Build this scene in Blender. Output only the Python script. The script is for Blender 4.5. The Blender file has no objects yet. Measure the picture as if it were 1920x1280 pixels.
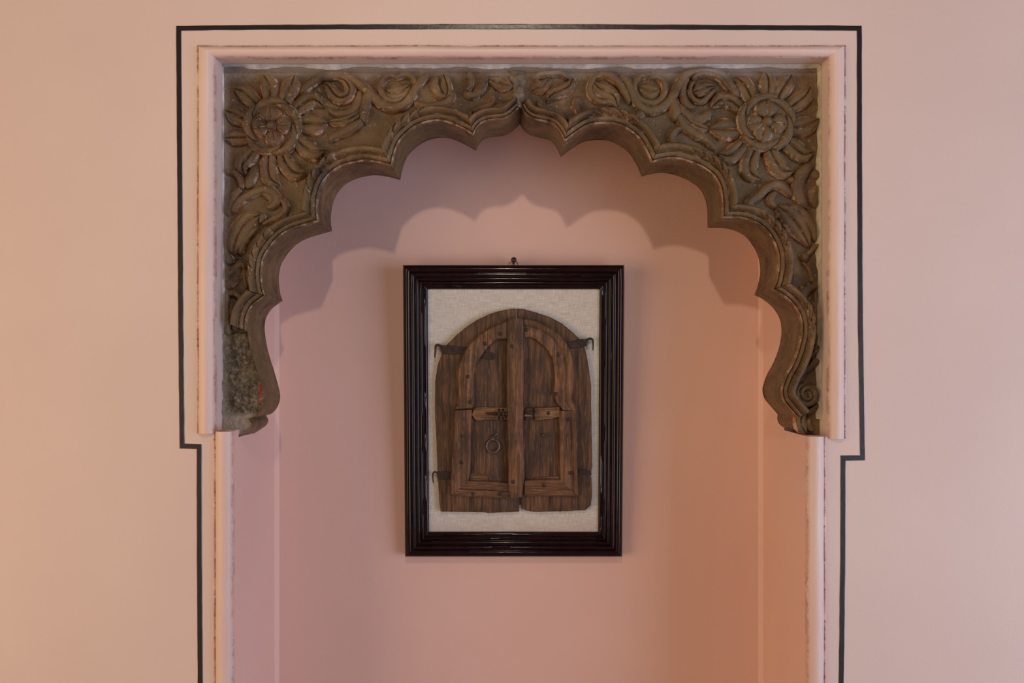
import bpy, math, random
import numpy as np
from mathutils import Vector, noise
from mathutils.geometry import tessellate_polygon

random.seed(7)
S = bpy.context.scene
COL = S.collection

# ------------------------------------------------------------------ camera
D = 1.6            # camera distance to the wall face (wall face is Y = 0)
VX, VY = 960, 680  # image point straight ahead of the lens
ZC = 1.5           # camera height
cam = bpy.data.cameras.new('camera')
cam.sensor_width = 36.0
cam.lens = 30.0
cam.shift_y = 40 / 1920
cam.clip_start = 0.05
co = bpy.data.objects.new('camera', cam)
co.location = (0, -D, ZC)
co.rotation_euler = (math.pi / 2, 0, 0)
COL.objects.link(co)
S.camera = co

# ------------------------------------------------------------------ world, lights, exposure
S.view_settings.view_transform = 'Standard'
S.view_settings.look = 'None'
S.view_settings.gamma = 1
S.view_settings.exposure = 0.07
S.view_settings.use_curve_mapping = False
w = bpy.data.worlds.new('room_light')
w.use_nodes = True
w.node_tree.nodes['Background'].inputs[0].default_value = (1.0, 0.84, 0.80, 1)
w.node_tree.nodes['Background'].inputs[1].default_value = 0.12
S.world = w


def area(name, loc, target, sx, sy, power, color):
    l = bpy.data.lights.new(name, 'AREA')
    l.shape = 'RECTANGLE'
    l.size, l.size_y, l.energy, l.color = sx, sy, power, color
    o = bpy.data.objects.new(name, l)
    o.location = loc
    d = Vector(target) - Vector(loc)
    o.rotation_euler = d.to_track_quat('-Z', 'Y').to_euler()
    COL.objects.link(o)
    return o


area('warm_lamp_light', (-3.1, -2.0, 1.2), (0, 0, 1.4), 2.8, 2.2, 72, (1.0, 0.71, 0.43))
area('window_daylight', (3.1, -2.0, 1.0), (0, 0, 1.3), 2.8, 2.2, 95, (0.68, 0.76, 1.0))
lamp = bpy.data.lights.new('ceiling_lamp_light', 'POINT')
lamp.energy = 29
lamp.color = (1.0, 0.84, 0.66)
lamp.shadow_soft_size = 0.03
lo = bpy.data.objects.new('ceiling_lamp_light', lamp)
lo.location = (-0.03, -1.6, 2.58)
COL.objects.link(lo)

# ------------------------------------------------------------------ helpers


def tag(o, label=None, cat=None, group=None, kind=None):
    if label: o['label'] = label
    if cat: o['category'] = cat
    if group: o['group'] = group
    if kind: o['kind'] = kind
    return o


def empty(name, loc, rot=(0, 0, 0)):
    o = bpy.data.objects.new(name, None)
    o.empty_display_size = 0.05
    o.location = loc
    o.rotation_euler = rot
    COL.objects.link(o)
    return o


def link(name, me, mat, parent=None):
    o = bpy.data.objects.new(name, me)
    if mat and not me.materials: me.materials.append(mat)
    COL.objects.link(o)
    if parent: o.parent = parent
    return o


def mesh(name, verts, faces, mat, parent=None, smooth=True, edge=None, origin=(0, 0, 0), angle=None):
    ox, oy, oz = origin
    me = bpy.data.meshes.new(name)
    me.from_pydata([(v[0] - ox, v[1] - oy, v[2] - oz) for v in verts], [], faces)
    if smooth:
        me.polygons.foreach_set('use_smooth', [True] * len(me.polygons))
    if edge is not None:
        a = me.attributes.new('edge', 'FLOAT', 'POINT')
        a.data.foreach_set('value', edge)
    me.update()
    o = link(name, me, mat, parent)
    if smooth and angle:
        me.set_sharp_from_angle(angle=math.radians(angle))
    return o


def sc(Y): return (D + Y) / D / 1000.0


def P(px, py, Y):
    s = sc(Y)
    return ((px - VX) * s, Y, ZC + (VY - py) * s)


def XZ(px, py, Y):
    s = sc(Y)
    return np.array(((px - VX) * s, ZC + (VY - py) * s))


def cr(pts, n):
    """Catmull-Rom through points, resampled to n points even in length"""
    p = np.array(pts, float)
    if len(p) == 2:
        d = np.linspace(0, 1, n)[:, None]
        return p[0] * (1 - d) + p[1] * d
    q = np.vstack([2 * p[0] - p[1], p, 2 * p[-1] - p[-2]])
    out = []
    for i in range(1, len(q) - 2):
        for t in np.linspace(0, 1, 16, endpoint=False):
            a, b, c, e = q[i - 1], q[i], q[i + 1], q[i + 2]
            out.append(.5 * ((2 * b) + (-a + c) * t + (2 * a - 5 * b + 4 * c - e) * t * t + (-a + 3 * b - 3 * c + e) * t ** 3))
    out.append(p[-1])
    return resample(np.array(out), n)


def resample(p, n):
    p = np.array(p, float)
    seg = np.linalg.norm(np.diff(p[:, :2], axis=0), axis=1)
    s = np.concatenate([[0], np.cumsum(seg)])
    t = np.linspace(0, s[-1], n)
    return np.stack([np.interp(t, s, p[:, k]) for k in range(p.shape[1])], 1)


def tangents(p):
    t = np.gradient(p[:, :2], axis=0)
    return t / np.maximum(np.linalg.norm(t, axis=1, keepdims=True), 1e-9)


def grid_faces(nu, nv, close_v=False, base=0, flip=False):
    f = []
    for i in range(nu - 1):
        for j in range(nv if close_v else nv - 1):
            k = (j + 1) % nv
            q = (base + i * nv + j, base + i * nv + k, base + (i + 1) * nv + k, base + (i + 1) * nv + j)
            f.append(q[::-1] if flip else q)
    return f


# ------------------------------------------------------------------ materials
def newmat(name):
    m = bpy.data.materials.new(name)
    m.use_nodes = True
    nt = m.node_tree
    b = nt.nodes['Principled BSDF']
    return m, nt, b


def N(nt, kind, **kw):
    n = nt.nodes.new(kind)
    for k, v in kw.items():
        if k.startswith('i_'):
            n.inputs[k[2:]].default_value = v
        else:
            setattr(n, k, v)
    return n


def ramp(nt, src, stops):
    r = nt.nodes.new('ShaderNodeValToRGB')
    e = r.color_ramp.elements
    while len(e) < len(stops): e.new(0.5)
    for el, (p, c) in zip(e, stops):
        el.position = p
        el.color = c if len(c) == 4 else (*c, 1)
    nt.links.new(src, r.inputs[0])
    return r.outputs[0]


def noise_tex(nt, scale, detail=4, rough=.55, vec=None, dist=0):
    n = nt.nodes.new('ShaderNodeTexNoise')
    n.inputs['Scale'].default_value = scale
    n.inputs['Detail'].default_value = detail
    n.inputs['Roughness'].default_value = rough
    n.inputs['Distortion'].default_value = dist
    if vec is not None: nt.links.new(vec, n.inputs['Vector'])
    return n.outputs[0]


def mix(nt, fac, a, b, mode='MIX'):
    m = nt.nodes.new('ShaderNodeMix')
    m.data_type = 'RGBA'
    m.blend_type = mode
    for sock, v in ((m.inputs[0], fac), (m.inputs[6], a), (m.inputs[7], b)):
        if isinstance(v, bpy.types.NodeSocket): nt.links.new(v, sock)
        elif isinstance(v, (int, float)): sock.default_value = v
        else: sock.default_value = (*v, 1) if len(v) == 3 else v
    return m.outputs[2]


def math_(nt, op, a, b=None, clamp=False):
    m = nt.nodes.new('ShaderNodeMath')
    m.operation = op
    m.use_clamp = clamp
    for sock, v in ((m.inputs[0], a), (m.inputs[1], b)):
        if v is None: continue
        if isinstance(v, bpy.types.NodeSocket): nt.links.new(v, sock)
        else: sock.default_value = v
    return m.outputs[0]


def mrange(nt, v, a, b, c=0.0, d=1.0):
    m = nt.nodes.new('ShaderNodeMapRange')
    nt.links.new(v, m.inputs[0])
    for i, x in enumerate((a, b, c, d)): m.inputs[i + 1].default_value = x
    return m.outputs[0]


def bump(nt, b, h, strength, dist):
    n = nt.nodes.new('ShaderNodeBump')
    n.inputs['Strength'].default_value = strength
    n.inputs['Distance'].default_value = dist
    nt.links.new(h, n.inputs['Height'])
    nt.links.new(n.outputs[0], b.inputs['Normal'])


def pos(nt):
    return nt.nodes.new('ShaderNodeNewGeometry').outputs['Position']


def plaster(name, col, col2, rough=.55, stain=0.0):
    m, nt, b = newmat(name)
    p = pos(nt)
    c = ramp(nt, noise_tex(nt, 2.2, 3, .5, p), [(.35, col), (.68, col2)])
    c = mix(nt, math_(nt, 'MULTIPLY', mrange(nt, noise_tex(nt, 38, 4, .6, p), .60, .80), .10), c, (.80, .62, .50))
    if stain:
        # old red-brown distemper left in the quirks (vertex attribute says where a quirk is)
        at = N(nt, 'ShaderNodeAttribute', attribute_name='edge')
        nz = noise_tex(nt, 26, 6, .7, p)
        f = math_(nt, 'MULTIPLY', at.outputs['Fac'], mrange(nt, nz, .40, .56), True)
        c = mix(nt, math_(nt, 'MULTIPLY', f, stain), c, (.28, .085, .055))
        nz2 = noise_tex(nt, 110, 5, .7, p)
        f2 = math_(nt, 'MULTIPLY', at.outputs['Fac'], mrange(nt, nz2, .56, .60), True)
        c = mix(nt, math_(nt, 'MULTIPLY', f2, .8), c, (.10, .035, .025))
    nt.links.new(c, b.inputs['Base Color'])
    b.inputs['Roughness'].default_value = rough
    b.inputs['Specular IOR Level'].default_value = .3
    h = math_(nt, 'ADD', noise_tex(nt, 160, 3, .5, p), math_(nt, 'MULTIPLY', noise_tex(nt, 14, 2, .5, p), 2.0))
    bump(nt, b, h, .25, .0012)
    return m


PINK, PINK2 = (.645, .485, .42), (.685, .525, .45)
M = {}
M['wall'] = plaster('pink_wall_paint', PINK, PINK2, .5)
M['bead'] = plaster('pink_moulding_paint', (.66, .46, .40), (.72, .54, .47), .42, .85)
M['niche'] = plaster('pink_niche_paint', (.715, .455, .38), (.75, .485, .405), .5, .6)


def mk_line():
    m, nt, b = newmat('black_gloss_paint')
    p = pos(nt)
    f = mrange(nt, noise_tex(nt, 150, 3, .6, p), .74, .78)
    c = mix(nt, f, (.018, .013, .014), (.35, .25, .22))
    nt.links.new(c, b.inputs['Base Color'])
    b.inputs['Roughness'].default_value = .3
    bump(nt, b, noise_tex(nt, 90, 3, .6, p), .3, .001)
    return m


M['line'] = mk_line()


def mk_stone(name, rough_face=False):
    m, nt, b = newmat(name)
    p = pos(nt)
    base = ramp(nt, noise_tex(nt, 16, 6, .65, p), [(.34, (.040, .021, .008)), (.46, (.104, .055, .021)), (.56, (.150, .084, .032)), (.68, (.220, .138, .064))])
    olive = mix(nt, math_(nt, 'MULTIPLY', mrange(nt, noise_tex(nt, 6, 3, .5, p), .42, .60), .6), base, (.112, .071, .025))
    c = olive
    if rough_face:
        g = mrange(nt, noise_tex(nt, 120, 6, .75, p), .42, .66)
        c = mix(nt, g, (.050, .034, .016), (.24, .185, .12))
        c = mix(nt, mrange(nt, noise_tex(nt, 14, 4, .6, p), .52, .68), c, (.13, .085, .03))
        sx = nt.nodes.new('ShaderNodeSeparateXYZ'); nt.links.new(p, sx.inputs[0])
        # red pigment left near the edge of the break
        d = N(nt, 'ShaderNodeVectorMath', operation='SUBTRACT'); nt.links.new(p, d.inputs[0]); d.inputs[1].default_value = P(488, 737, .04)
        dm = N(nt, 'ShaderNodeVectorMath', operation='MULTIPLY'); nt.links.new(d.outputs[0], dm.inputs[0]); dm.inputs[1].default_value = (3.4, 0, 1)
        ln = N(nt, 'ShaderNodeVectorMath', operation='LENGTH'); nt.links.new(dm.outputs[0], ln.inputs[0])
        rr = math_(nt, 'ADD', ln.outputs['Value'], math_(nt, 'MULTIPLY', noise_tex(nt, 120, 4, .7, p), .03))
        c = mix(nt, math_(nt, 'MULTIPLY', mrange(nt, rr, .036, .031), mrange(nt, noise_tex(nt, 160, 4, .7, p), .40, .55)), c, (.30, .045, .035))
        # grey mortar smeared low on the broken end
        mz = math_(nt, 'ADD', sx.outputs['Z'], math_(nt, 'MULTIPLY', noise_tex(nt, 30, 4, .6, p), .03))
        c = mix(nt, mrange(nt, mz, P(0, 772, .04)[2] + .015, P(0, 781, .04)[2] + .015), c, (.33, .27, .21))
    # scraped light flecks
    f = mrange(nt, noise_tex(nt, 120, 5, .75, p), .625, .66)
    c = mix(nt, math_(nt, 'MULTIPLY', f, .6), c, (.50, .36, .24))
    # salmon paint remains along the edges of the carving
    at = N(nt, 'ShaderNodeAttribute', attribute_name='edge')
    nz = noise_tex(nt, 22, 6, .72, p)
    e = math_(nt, 'MULTIPLY', mrange(nt, at.outputs['Fac'], .15, .7), mrange(nt, nz, .47, .58), True)
    c = mix(nt, math_(nt, 'MULTIPLY', e, .7), c, (.46, .17, .075))
    nz3 = noise_tex(nt, 60, 6, .75, p)
    e3 = math_(nt, 'MULTIPLY', mrange(nt, at.outputs['Fac'], .10, .6), mrange(nt, nz3, .50, .58), True)
    c = mix(nt, math_(nt, 'MULTIPLY', e3, .7), c, (.62, .46, .34))
    # grey lime dust along the top and at the wall on the left
    sx = nt.nodes.new('ShaderNodeSeparateXYZ'); nt.links.new(p, sx.inputs[0])
    zt = math_(nt, 'ADD', sx.outputs['Z'], math_(nt, 'MULTIPLY', math_(nt, 'SUBTRACT', noise_tex(nt, 18, 5, .65, p), .5), .05))
    t = mrange(nt, zt, P(0, 152, .045)[2], P(0, 130, .045)[2])
    c = mix(nt, math_(nt, 'MULTIPLY', t, .8), c, (.25, .20, .165))
    xt = math_(nt, 'ADD', sx.outputs['X'], math_(nt, 'MULTIPLY', math_(nt, 'SUBTRACT', noise_tex(nt, 25, 5, .65, p), .5), .03))
    t = mrange(nt, xt, P(434, 0, .045)[0], P(420, 0, .045)[0])
    c = mix(nt, math_(nt, 'MULTIPLY', t, .75), c, (.27, .23, .19))
    nt.links.new(c, b.inputs['Base Color'])
    r = mrange(nt, noise_tex(nt, 40, 4, .6, p), .3, .7, .34, .62)
    if rough_face: b.inputs['Roughness'].default_value = .85
    else: nt.links.new(r, b.inputs['Roughness'])
    b.inputs['Specular IOR Level'].default_value = .45
    h = math_(nt, 'ADD', noise_tex(nt, 60, 6, .7, p), math_(nt, 'MULTIPLY', noise_tex(nt, 260, 3, .6, p), .4))
    bump(nt, b, h, .8 if not rough_face else .9, .0040 if not rough_face else .006)
    return m


M['stone'] = mk_stone('painted_brown_stone')
M['rough'] = mk_stone('broken_stone', True)


def simple_noise(name, c1, c2, scale, rough, bs=.4, bd=.002, metal=0):
    m, nt, b = newmat(name)
    p = pos(nt)
    nt.links.new(ramp(nt, noise_tex(nt, scale, 6, .65, p), [(.3, c1), (.7, c2)]), b.inputs['Base Color'])
    b.inputs['Roughness'].default_value = rough
    b.inputs['Metallic'].default_value = metal
    bump(nt, b, noise_tex(nt, scale * 2.5, 5, .65, p), bs, bd)
    return m


M['white_plaster'] = simple_noise('white_lime_plaster', (.42, .38, .36), (.74, .70, .68), 45, .8)
M['cream_plaster'] = simple_noise('cream_filler', (.34, .28, .17), (.58, .50, .36), 45, .8)
M['mortar'] = simple_noise('grey_joint_mortar', (.070, .050, .030), (.24, .19, .13), 26, .75, .6, .003)
M['ochre'] = simple_noise('ochre_filler', (.42, .26, .10), (.60, .40, .24), 45, .8)
M['iron'] = simple_noise('rusty_iron', (.022, .014, .010), (.07, .045, .032), 120, .5, .5, .001, .5)
M['steel'] = simple_noise('worn_iron', (.10, .085, .08), (.22, .19, .18), 120, .4, .4, .001, .7)
M['floor'] = simple_noise('floor_stone', (.30, .22, .17), (.38, .29, .22), 6, .5)


def mk_gloss():
    m, nt, b = newmat('dark_mahogany_lacquer')
    p = pos(nt)
    nt.links.new(ramp(nt, noise_tex(nt, 30, 5, .6, p), [(.3, (.005, .0016, .0018)), (.7, (.016, .0042, .0045))]), b.inputs['Base Color'])
    nt.links.new(mrange(nt, noise_tex(nt, 55, 5, .6, p), .3, .7, .07, .17), b.inputs['Roughness'])
    b.inputs['Coat Weight'].default_value = .0
    b.inputs['Specular IOR Level'].default_value = .32
    b.inputs['Coat Roughness'].default_value = .12
    bump(nt, b, noise_tex(nt, 45, 3, .5, p), .10, .0010)
    return m


M['gloss'] = mk_gloss()


def mk_linen():
    m, nt, b = newmat('natural_linen')
    tc = nt.nodes.new('ShaderNodeTexCoord').outputs['Object']
    outs = []
    for sc_ in ((620, 1, 60), (40, 1, 620)):
        mp = nt.nodes.new('ShaderNodeMapping'); nt.links.new(tc, mp.inputs[0]); mp.inputs['Scale'].default_value = sc_
        outs.append(noise_tex(nt, 1.0, 2, .5, mp.outputs[0]))
    s = math_(nt, 'ADD', outs[0], outs[1])
    c = ramp(nt, math_(nt, 'MULTIPLY', s, .5), [(.34, (.45, .40, .335)), (.62, (.66, .61, .545))])
    # reddish bounce light from the frame, painted into the cloth's lower edge
    sx = nt.nodes.new('ShaderNodeSeparateXYZ'); nt.links.new(tc, sx.inputs[0])
    zz = math_(nt, 'ADD', sx.outputs['Z'], math_(nt, 'MULTIPLY', noise_tex(nt, 22, 4, .6, tc), -.05))
    c = mix(nt, math_(nt, 'MULTIPLY', mrange(nt, zz, .062, .030), .40), c, (.46, .30, .23))
    nt.links.new(c, b.inputs['Base Color'])
    b.inputs['Roughness'].default_value = .9
    bump(nt, b, s, .4, .0006)
    return m


M['linen'] = mk_linen()


def mk_wood(name, horiz=False, tint=1.0, light=1.0):
    m, nt, b = newmat(name)
    tc = nt.nodes.new('ShaderNodeTexCoord').outputs['Object']
    def mapped(s):
        mp = nt.nodes.new('ShaderNodeMapping'); nt.links.new(tc, mp.inputs[0])
        mp.inputs['Scale'].default_value = (s[2], s[1], s[0]) if horiz else s
        return mp.outputs[0]
    g = noise_tex(nt, 1, 6, .65, mapped((110, 60, 7)), .9)
    c = ramp(nt, g, [(.30, (.030 * light, .014 * light, .006 * light)), (.49, (.115 * light, .052 * light * tint, .022 * light)),
                     (.70, (.250 * light, .118 * light * tint, .056 * light))])
    blot = mrange(nt, noise_tex(nt, 14, 5, .6, tc), .46, .60)
    c = mix(nt, math_(nt, 'MULTIPLY', blot, .65), c, (.040, .022, .013))
    worn = mrange(nt, noise_tex(nt, 1, 5, .7, mapped((420, 100, 30))), .56, .64)
    c = mix(nt, math_(nt, 'MULTIPLY', worn, .4), c, (.36 * light, .22 * light, .12 * light))
    crack = mrange(nt, noise_tex(nt, 1, 3, .5, mapped((110, 60, 2.4))), .34, .31)
    c = mix(nt, math_(nt, 'MULTIPLY', crack, .35), c, (.015, .008, .005))
    nt.links.new(c, b.inputs['Base Color'])
    b.inputs['Roughness'].default_value = .62
    b.inputs['Specular IOR Level'].default_value = .35
    bump(nt, b, math_(nt, 'SUBTRACT', g, math_(nt, 'MULTIPLY', crack, .6)), .6, .0022)
    return m


M['wood'] = mk_wood('old_teak_upright', light=1.05)
M['wood_dark'] = mk_wood('old_teak_board', light=.80)
M['wood_h'] = mk_wood('old_teak_crosswise', True, light=1.05)
M['wood_light'] = mk_wood('worn_teak', True, 1.05, 1.55)
M['wood_arch'] = mk_wood('worn_teak_curved', False, 1.04, 1.35)

# ------------------------------------------------------------------ the room
Yf, Yb, Yn = .045, .151, .327     # carved field, back of the arch stones, back of the niche


def fx(px): return (px - VX) / 1000.0
def fz(py): return ZC + (VY - py) / 1000.0


XL, XR = fx(403), fx(1553)        # upper opening
XLl, XRl = fx(437), fx(1513)      # lower opening
ZT, ZJL, ZJR = fz(108), fz(808), fz(818)
BIGX, ZTOP = 3.2, 3.2


def quads(name, qs, mat, parent=None, **kw):
    v, f = [], []
    for q in qs:
        b = len(v); v += q; f.append(tuple(range(b, b + 4)))
    return mesh(name, v, f, mat, parent, smooth=False, **kw)


def rectY(x0, x1, z0, z1, y): return [(x0, y, z0), (x1, y, z0), (x1, y, z1), (x0, y, z1)]


ED = Yf + .004
w_left = quads('wall_left', [
    rectY(-BIGX, XL, 0, ZTOP, 0), [(XL, 0, ZJL), (XL, 0, ZT), (XL, ED, ZT), (XL, ED, ZJL)]], M['wall'])
tag(w_left, 'pink painted plaster wall beside the broken arch foot', kind='structure')
w_right = quads('wall_right', [
    rectY(XR, BIGX, 0, ZTOP, 0), [(XR, 0, ZT), (XR, 0, ZJR), (XR, ED, ZJR), (XR, ED, ZT)]], M['wall'])
tag(w_right, 'pink painted plaster wall beside the scrolled arch foot', kind='structure')
w_top = quads('wall_top', [
    rectY(XL, XR, ZT, ZTOP, 0), [(XL, 0, ZT), (XR, 0, ZT), (XR, ED, ZT), (XL, ED, ZT)]], M['wall'])
tag(w_top, 'pink painted plaster wall above the carved arch', kind='structure')
NXL, NXR = -.5335, .5640          # niche corners at the back
NZT = fz(60)
wb = quads('wall_back', [rectY(NXL - .02, NXR + .02, 0, NZT, Yn), [(NXL - .02, Yb + .002, NZT), (NXR + .02, Yb + .002, NZT), (NXR + .02, Yn, NZT), (NXL - .02, Yn, NZT)]], M['niche'])
tag(wb, 'smooth pink back wall of the niche', kind='structure')


def jamb(name, xo, x0, x1, zc, sgn, label):
    # splayed cheek with a small plaster fillet in the back corner, its top carries the arch stone
    v, f, e = [], [], []
    prof = [(xo, 0.0, 0), (x0, 0.0, 0), (x0, .004, .4), (x0, .011, 0), (x0 + (x1 - x0) * .5, Yn * .5, 0), (x1, Yn - .012, 0), (x1 - sgn * .003, Yn - .006, .0), (x1 - sgn * .008, Yn, .0)]
    m_ = len(prof)
    for z in np.linspace(0, zc, 24):
        for (x, y, a) in prof:
            v.append((x, y, z)); e.append(a)
    f = grid_faces(24, m_, flip=sgn > 0)
    # ledge under the stone
    k = len(v)
    v += [(xo, 0, zc), (x0, 0, zc), (x1, Yn, zc), (xo, Yn, zc)]; e += [0] * 4
    f.append((k, k + 1, k + 2, k + 3))
    # cheek behind the stone
    k = len(v)
    for z in (zc, NZT):
        for (x, y, a) in ((x0 + (x1 - x0) * .45, Yb - .002, 0), prof[-3], prof[-2], prof[-1]):
            v.append((x, y, z)); e.append(a)
    f += grid_faces(2, 4, base=k, flip=sgn > 0)
    o = mesh(name, v, f, M['niche'], edge=e, angle=20)
    return tag(o, label, kind='structure')


jamb('wall_inner_left', XL, XLl, NXL, ZJL, -1, 'pink cheek of the niche under the broken arch foot')
jamb('wall_inner_right', XR, XRl, NXR, ZJR, 1, 'pink cheek of the niche under the scrolled arch foot')
fl = quads('floor', [[(-BIGX, -4.5, 0), (BIGX, -4.5, 0), (BIGX, .4, 0), (-BIGX, .4, 0)]], M['floor'])
tag(fl, 'plain stone floor in front of the niche', kind='structure')

# ---- bead mouldings around the opening (half round with quirks)
PROF = []
for t in np.linspace(0, 1, 15):
    PROF.append((t, -.011 * math.sin(math.pi * t) ** .7))
PROF = [(-.13, .0008), (-.09, .0000), (-.01, -.0002)] + PROF + [(1.0, .003), (1.0, .012)]
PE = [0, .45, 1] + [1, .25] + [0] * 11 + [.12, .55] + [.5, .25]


def bead_run(name, path, widths, inward, label):
    """path: outer edge points (x,z); inward: per point vector; bead lies from outer edge inward"""
    n = len(path)
    v, e = [], []
    for i in range(n):
        (x, z), wd, (ix, iz) = path[i], widths[i], inward[i]
        for (t, y), a in zip(PROF, PE):
            jx = .0007 * noise.noise((x * 9, z * 9, t * 2)) + .0004 * noise.noise((x * 40, z * 40, t * 5))
            yy = y - .0006 - (jx if 0 < t < 1 else 0)
            v.append((x + ix * wd * t + jx, yy, z + iz * wd * t + jx)); e.append(a)
    o = mesh(name, v, grid_faces(n, len(PROF)), M['bead'], edge=e, angle=55)
    # wind faces towards the room
    return tag(o, label, kind='structure')


def run_pts(a, b, ia, ib, wd, n):
    t = np.linspace(0, 1, n)
    return [(a[0] + (b[0] - a[0]) * k, a[1] + (b[1] - a[1]) * k) for k in t], [wd] * n, \
        [(ia[0] + (ib[0] - ia[0]) * k, ia[1] + (ib[1] - ia[1]) * k) for k in t]


OL, OR_, OT = fx(372), fx(1583), fz(87)
wl, wr, wt = XL - OL, OR_ - XR, OT - ZT


def straight(a, b, inn, wd, n, m0=None, m1=None):
    p, ws, i = run_pts(a, b, inn, inn, wd, n)
    i = list(i)
    if m0: i[0] = m0
    if m1: i[-1] = m1
    return p, ws, i


p, ws, inn = straight((OL, ZJL - .004), (OL, OT), (1, 0), wl, 60, m1=(1, -wt / wl)); bead_run('trim_1', p, ws, inn, 'pink bead moulding beside the left carved stone')
p, ws, inn = straight((OL, OT), (OR_, OT), (0, -1), wt, 90, m0=(wl / wt, -1), m1=(-wr / wt, -1)); bead_run('trim_2', p, ws, inn, 'pink bead moulding running along the top of the carved arch')
p, ws, inn = straight((OR_, OT), (OR_, ZJR - .004), (-1, 0), wr, 60, m0=(-1, -wt / wr)); bead_run('trim_3', p, ws, inn, 'pink bead moulding beside the right carved stone')
p, ws, inn = straight((fx(404), 0), (fx(404), ZJL), (1, 0), fx(437) - fx(404), 70); bead_run('trim_4', p, ws, inn, 'pink bead moulding edging the niche below the broken arch foot')
p, ws, inn = straight((fx(1545), ZJR), (fx(1545), 0), (-1, 0), fx(1545) - fx(1513), 70); bead_run('trim_5', p, ws, inn, 'pink bead moulding edging the niche below the scrolled arch foot')

# ---- hand painted black outline on the wall: thin film of gloss paint


def painted(pts, width, par):
    p = []
    for a, b in zip(pts[:-1], pts[1:]):
        k = max(2, int(math.hypot(a[0] - b[0], a[1] - b[1]) / 12))
        for t in np.linspace(0, 1, k, endpoint=False): p.append((a[0] + (b[0] - a[0]) * t, a[1] + (b[1] - a[1]) * t))
    p.append(pts[-1])
    p = np.array(p)
    # mitred normals
    d = np.diff(p, axis=0); d /= np.linalg.norm(d, axis=1, keepdims=True)
    d0 = np.vstack([d[:1], d]); d1 = np.vstack([d, d[-1:]])
    n0 = np.stack([-d0[:, 1], d0[:, 0]], 1); n1 = np.stack([-d1[:, 1], d1[:, 0]], 1)
    nn = n0 + n1; nn /= np.maximum((nn * n0).sum(1, keepdims=True), .3)
    v = []
    for i, (q, m_) in enumerate(zip(p, nn)):
        for s in (-1, -.8, .8, 1):
            j = 1 + .10 * noise.noise((q[0] * .03, q[1] * .03, s * 3)) + .05 * noise.noise((q[0] * .15, q[1] * .15, s * 7))
            x, z = q[0] + m_[0] * s * width / 2 * j, q[1] + m_[1] * s * width / 2 * j
            v.append((fx(x), -.0009 if abs(s) < 1 else -.0002, fz(z)))
    o = mesh('painted_line', v, grid_faces(len(p), 4), M['line'], par, smooth=False)
    o['label'] = 'black gloss outline painted on the pink wall'
    return o


painted([(374.5, 1760), (375.5, 1280), (374, 1050), (373.5, 837), (341.5, 836), (339, 600), (337.5, 380), (336, 200), (335, 53), (403, 52)], 9.6, w_left)
painted([(403, 52), (620, 50.5), (960, 50), (1300, 51), (1553, 52.5)], 9.6, w_top)
painted([(1553, 52.5), (1611, 53), (1611.5, 300), (1613, 600), (1617, 858), (1580.5, 858.5), (1580, 1050), (1577, 1280), (1574, 1760)], 9.6, w_right)

# ------------------------------------------------------------------ the carved arch
# outline of the scalloped opening (photo pixels, read on the back edge of the stones), lobe by lobe
LOBES_L = [
    [(469, 817), (480, 810), (491, 803), (500, 796), (503, 787), (498.5, 778)],
    [(498.5, 778), (510, 774.5), (519.5, 764), (524.5, 750), (525, 739), (522, 724), (515, 699), (506, 670), (500.5, 648), (496.5, 622), (496.5, 607), (500, 593), (509, 579.5), (521, 570), (530, 563)],
    [(530, 563), (526, 552), (523.5, 535), (523.3, 515), (526, 499), (532.5, 486), (544, 470), (559, 456), (576, 447), (599, 439.5), (622.5, 433)],
    [(622.5, 433), (620.5, 416), (621, 400), (624.5, 381), (632, 363), (645, 348), (664, 336.5), (686, 330.5), (704, 328.5), (722, 330.5), (736, 333.5), (750.5, 337.5)],
    [(750.5, 337.5), (754, 319), (762.5, 296), (775, 281), (794, 267), (813, 260), (833, 258), (853, 262.5), (873, 271.5), (892.5, 282.5)],
    [(892.5, 282.5), (898.5, 270), (906, 262), (919, 257), (943, 254.5), (956, 249.5), (968, 239.5), (975, 233)]]
LOBES_R = [
    [(975, 233), (983, 245), (997, 254), (1019, 259.5), (1033, 264), (1043, 276.5), (1051.5, 294)],
    [(1051.5, 294), (1057, 290), (1072, 279), (1093, 266.5), (1116, 262.5), (1140, 264), (1160, 272), (1179, 286.5), (1191, 304.5), (1199, 321), (1203, 331)],
    [(1203, 331), (1217.5, 327), (1240, 324), (1261, 327), (1284, 335), (1304, 347), (1316, 359.5), (1323.5, 378), (1326, 397), (1326.5, 427)],
    [(1326.5, 427), (1355, 427.5), (1377.5, 432.5), (1395, 441.5), (1408, 455.5), (1418.5, 473), (1423.5, 489), (1425, 512), (1421, 534), (1414.5, 553)],
    [(1414.5, 553), (1428, 559.5), (1441, 569), (1451.5, 579.5), (1460, 593), (1464.5, 608), (1465, 627), (1461, 649), (1455, 668), (1448, 684), (1438, 702), (1431, 722), (1429.7, 734.5), (1433.5, 747), (1442, 757.5), (1451, 768), (1458.5, 777)],
    [(1458.5, 777), (1457.5, 785), (1461, 794), (1469, 800.5), (1483, 804), (1497, 805.5), (1506, 811), (1515.5, 822)]]


def lobe_xz(l, n=90):
    return cr([XZ(x, y, Yb) for x, y in l], n)


LL = [lobe_xz(l) for l in LOBES_L]
LR = [lobe_xz(l) for l in LOBES_R]


def seg_dist(pts, poly):
    a, b = poly[:-1], poly[1:]
    ab = b - a
    L2 = np.maximum((ab ** 2).sum(1), 1e-12)
    ap = pts[:, None, :] - a[None]
    t = np.clip((ap * ab[None]).sum(2) / L2[None], 0, 1)
    q = a[None] + t[..., None] * ab[None]
    return np.sqrt(((pts[:, None, :] - q) ** 2).sum(2)).min(1)


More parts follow.
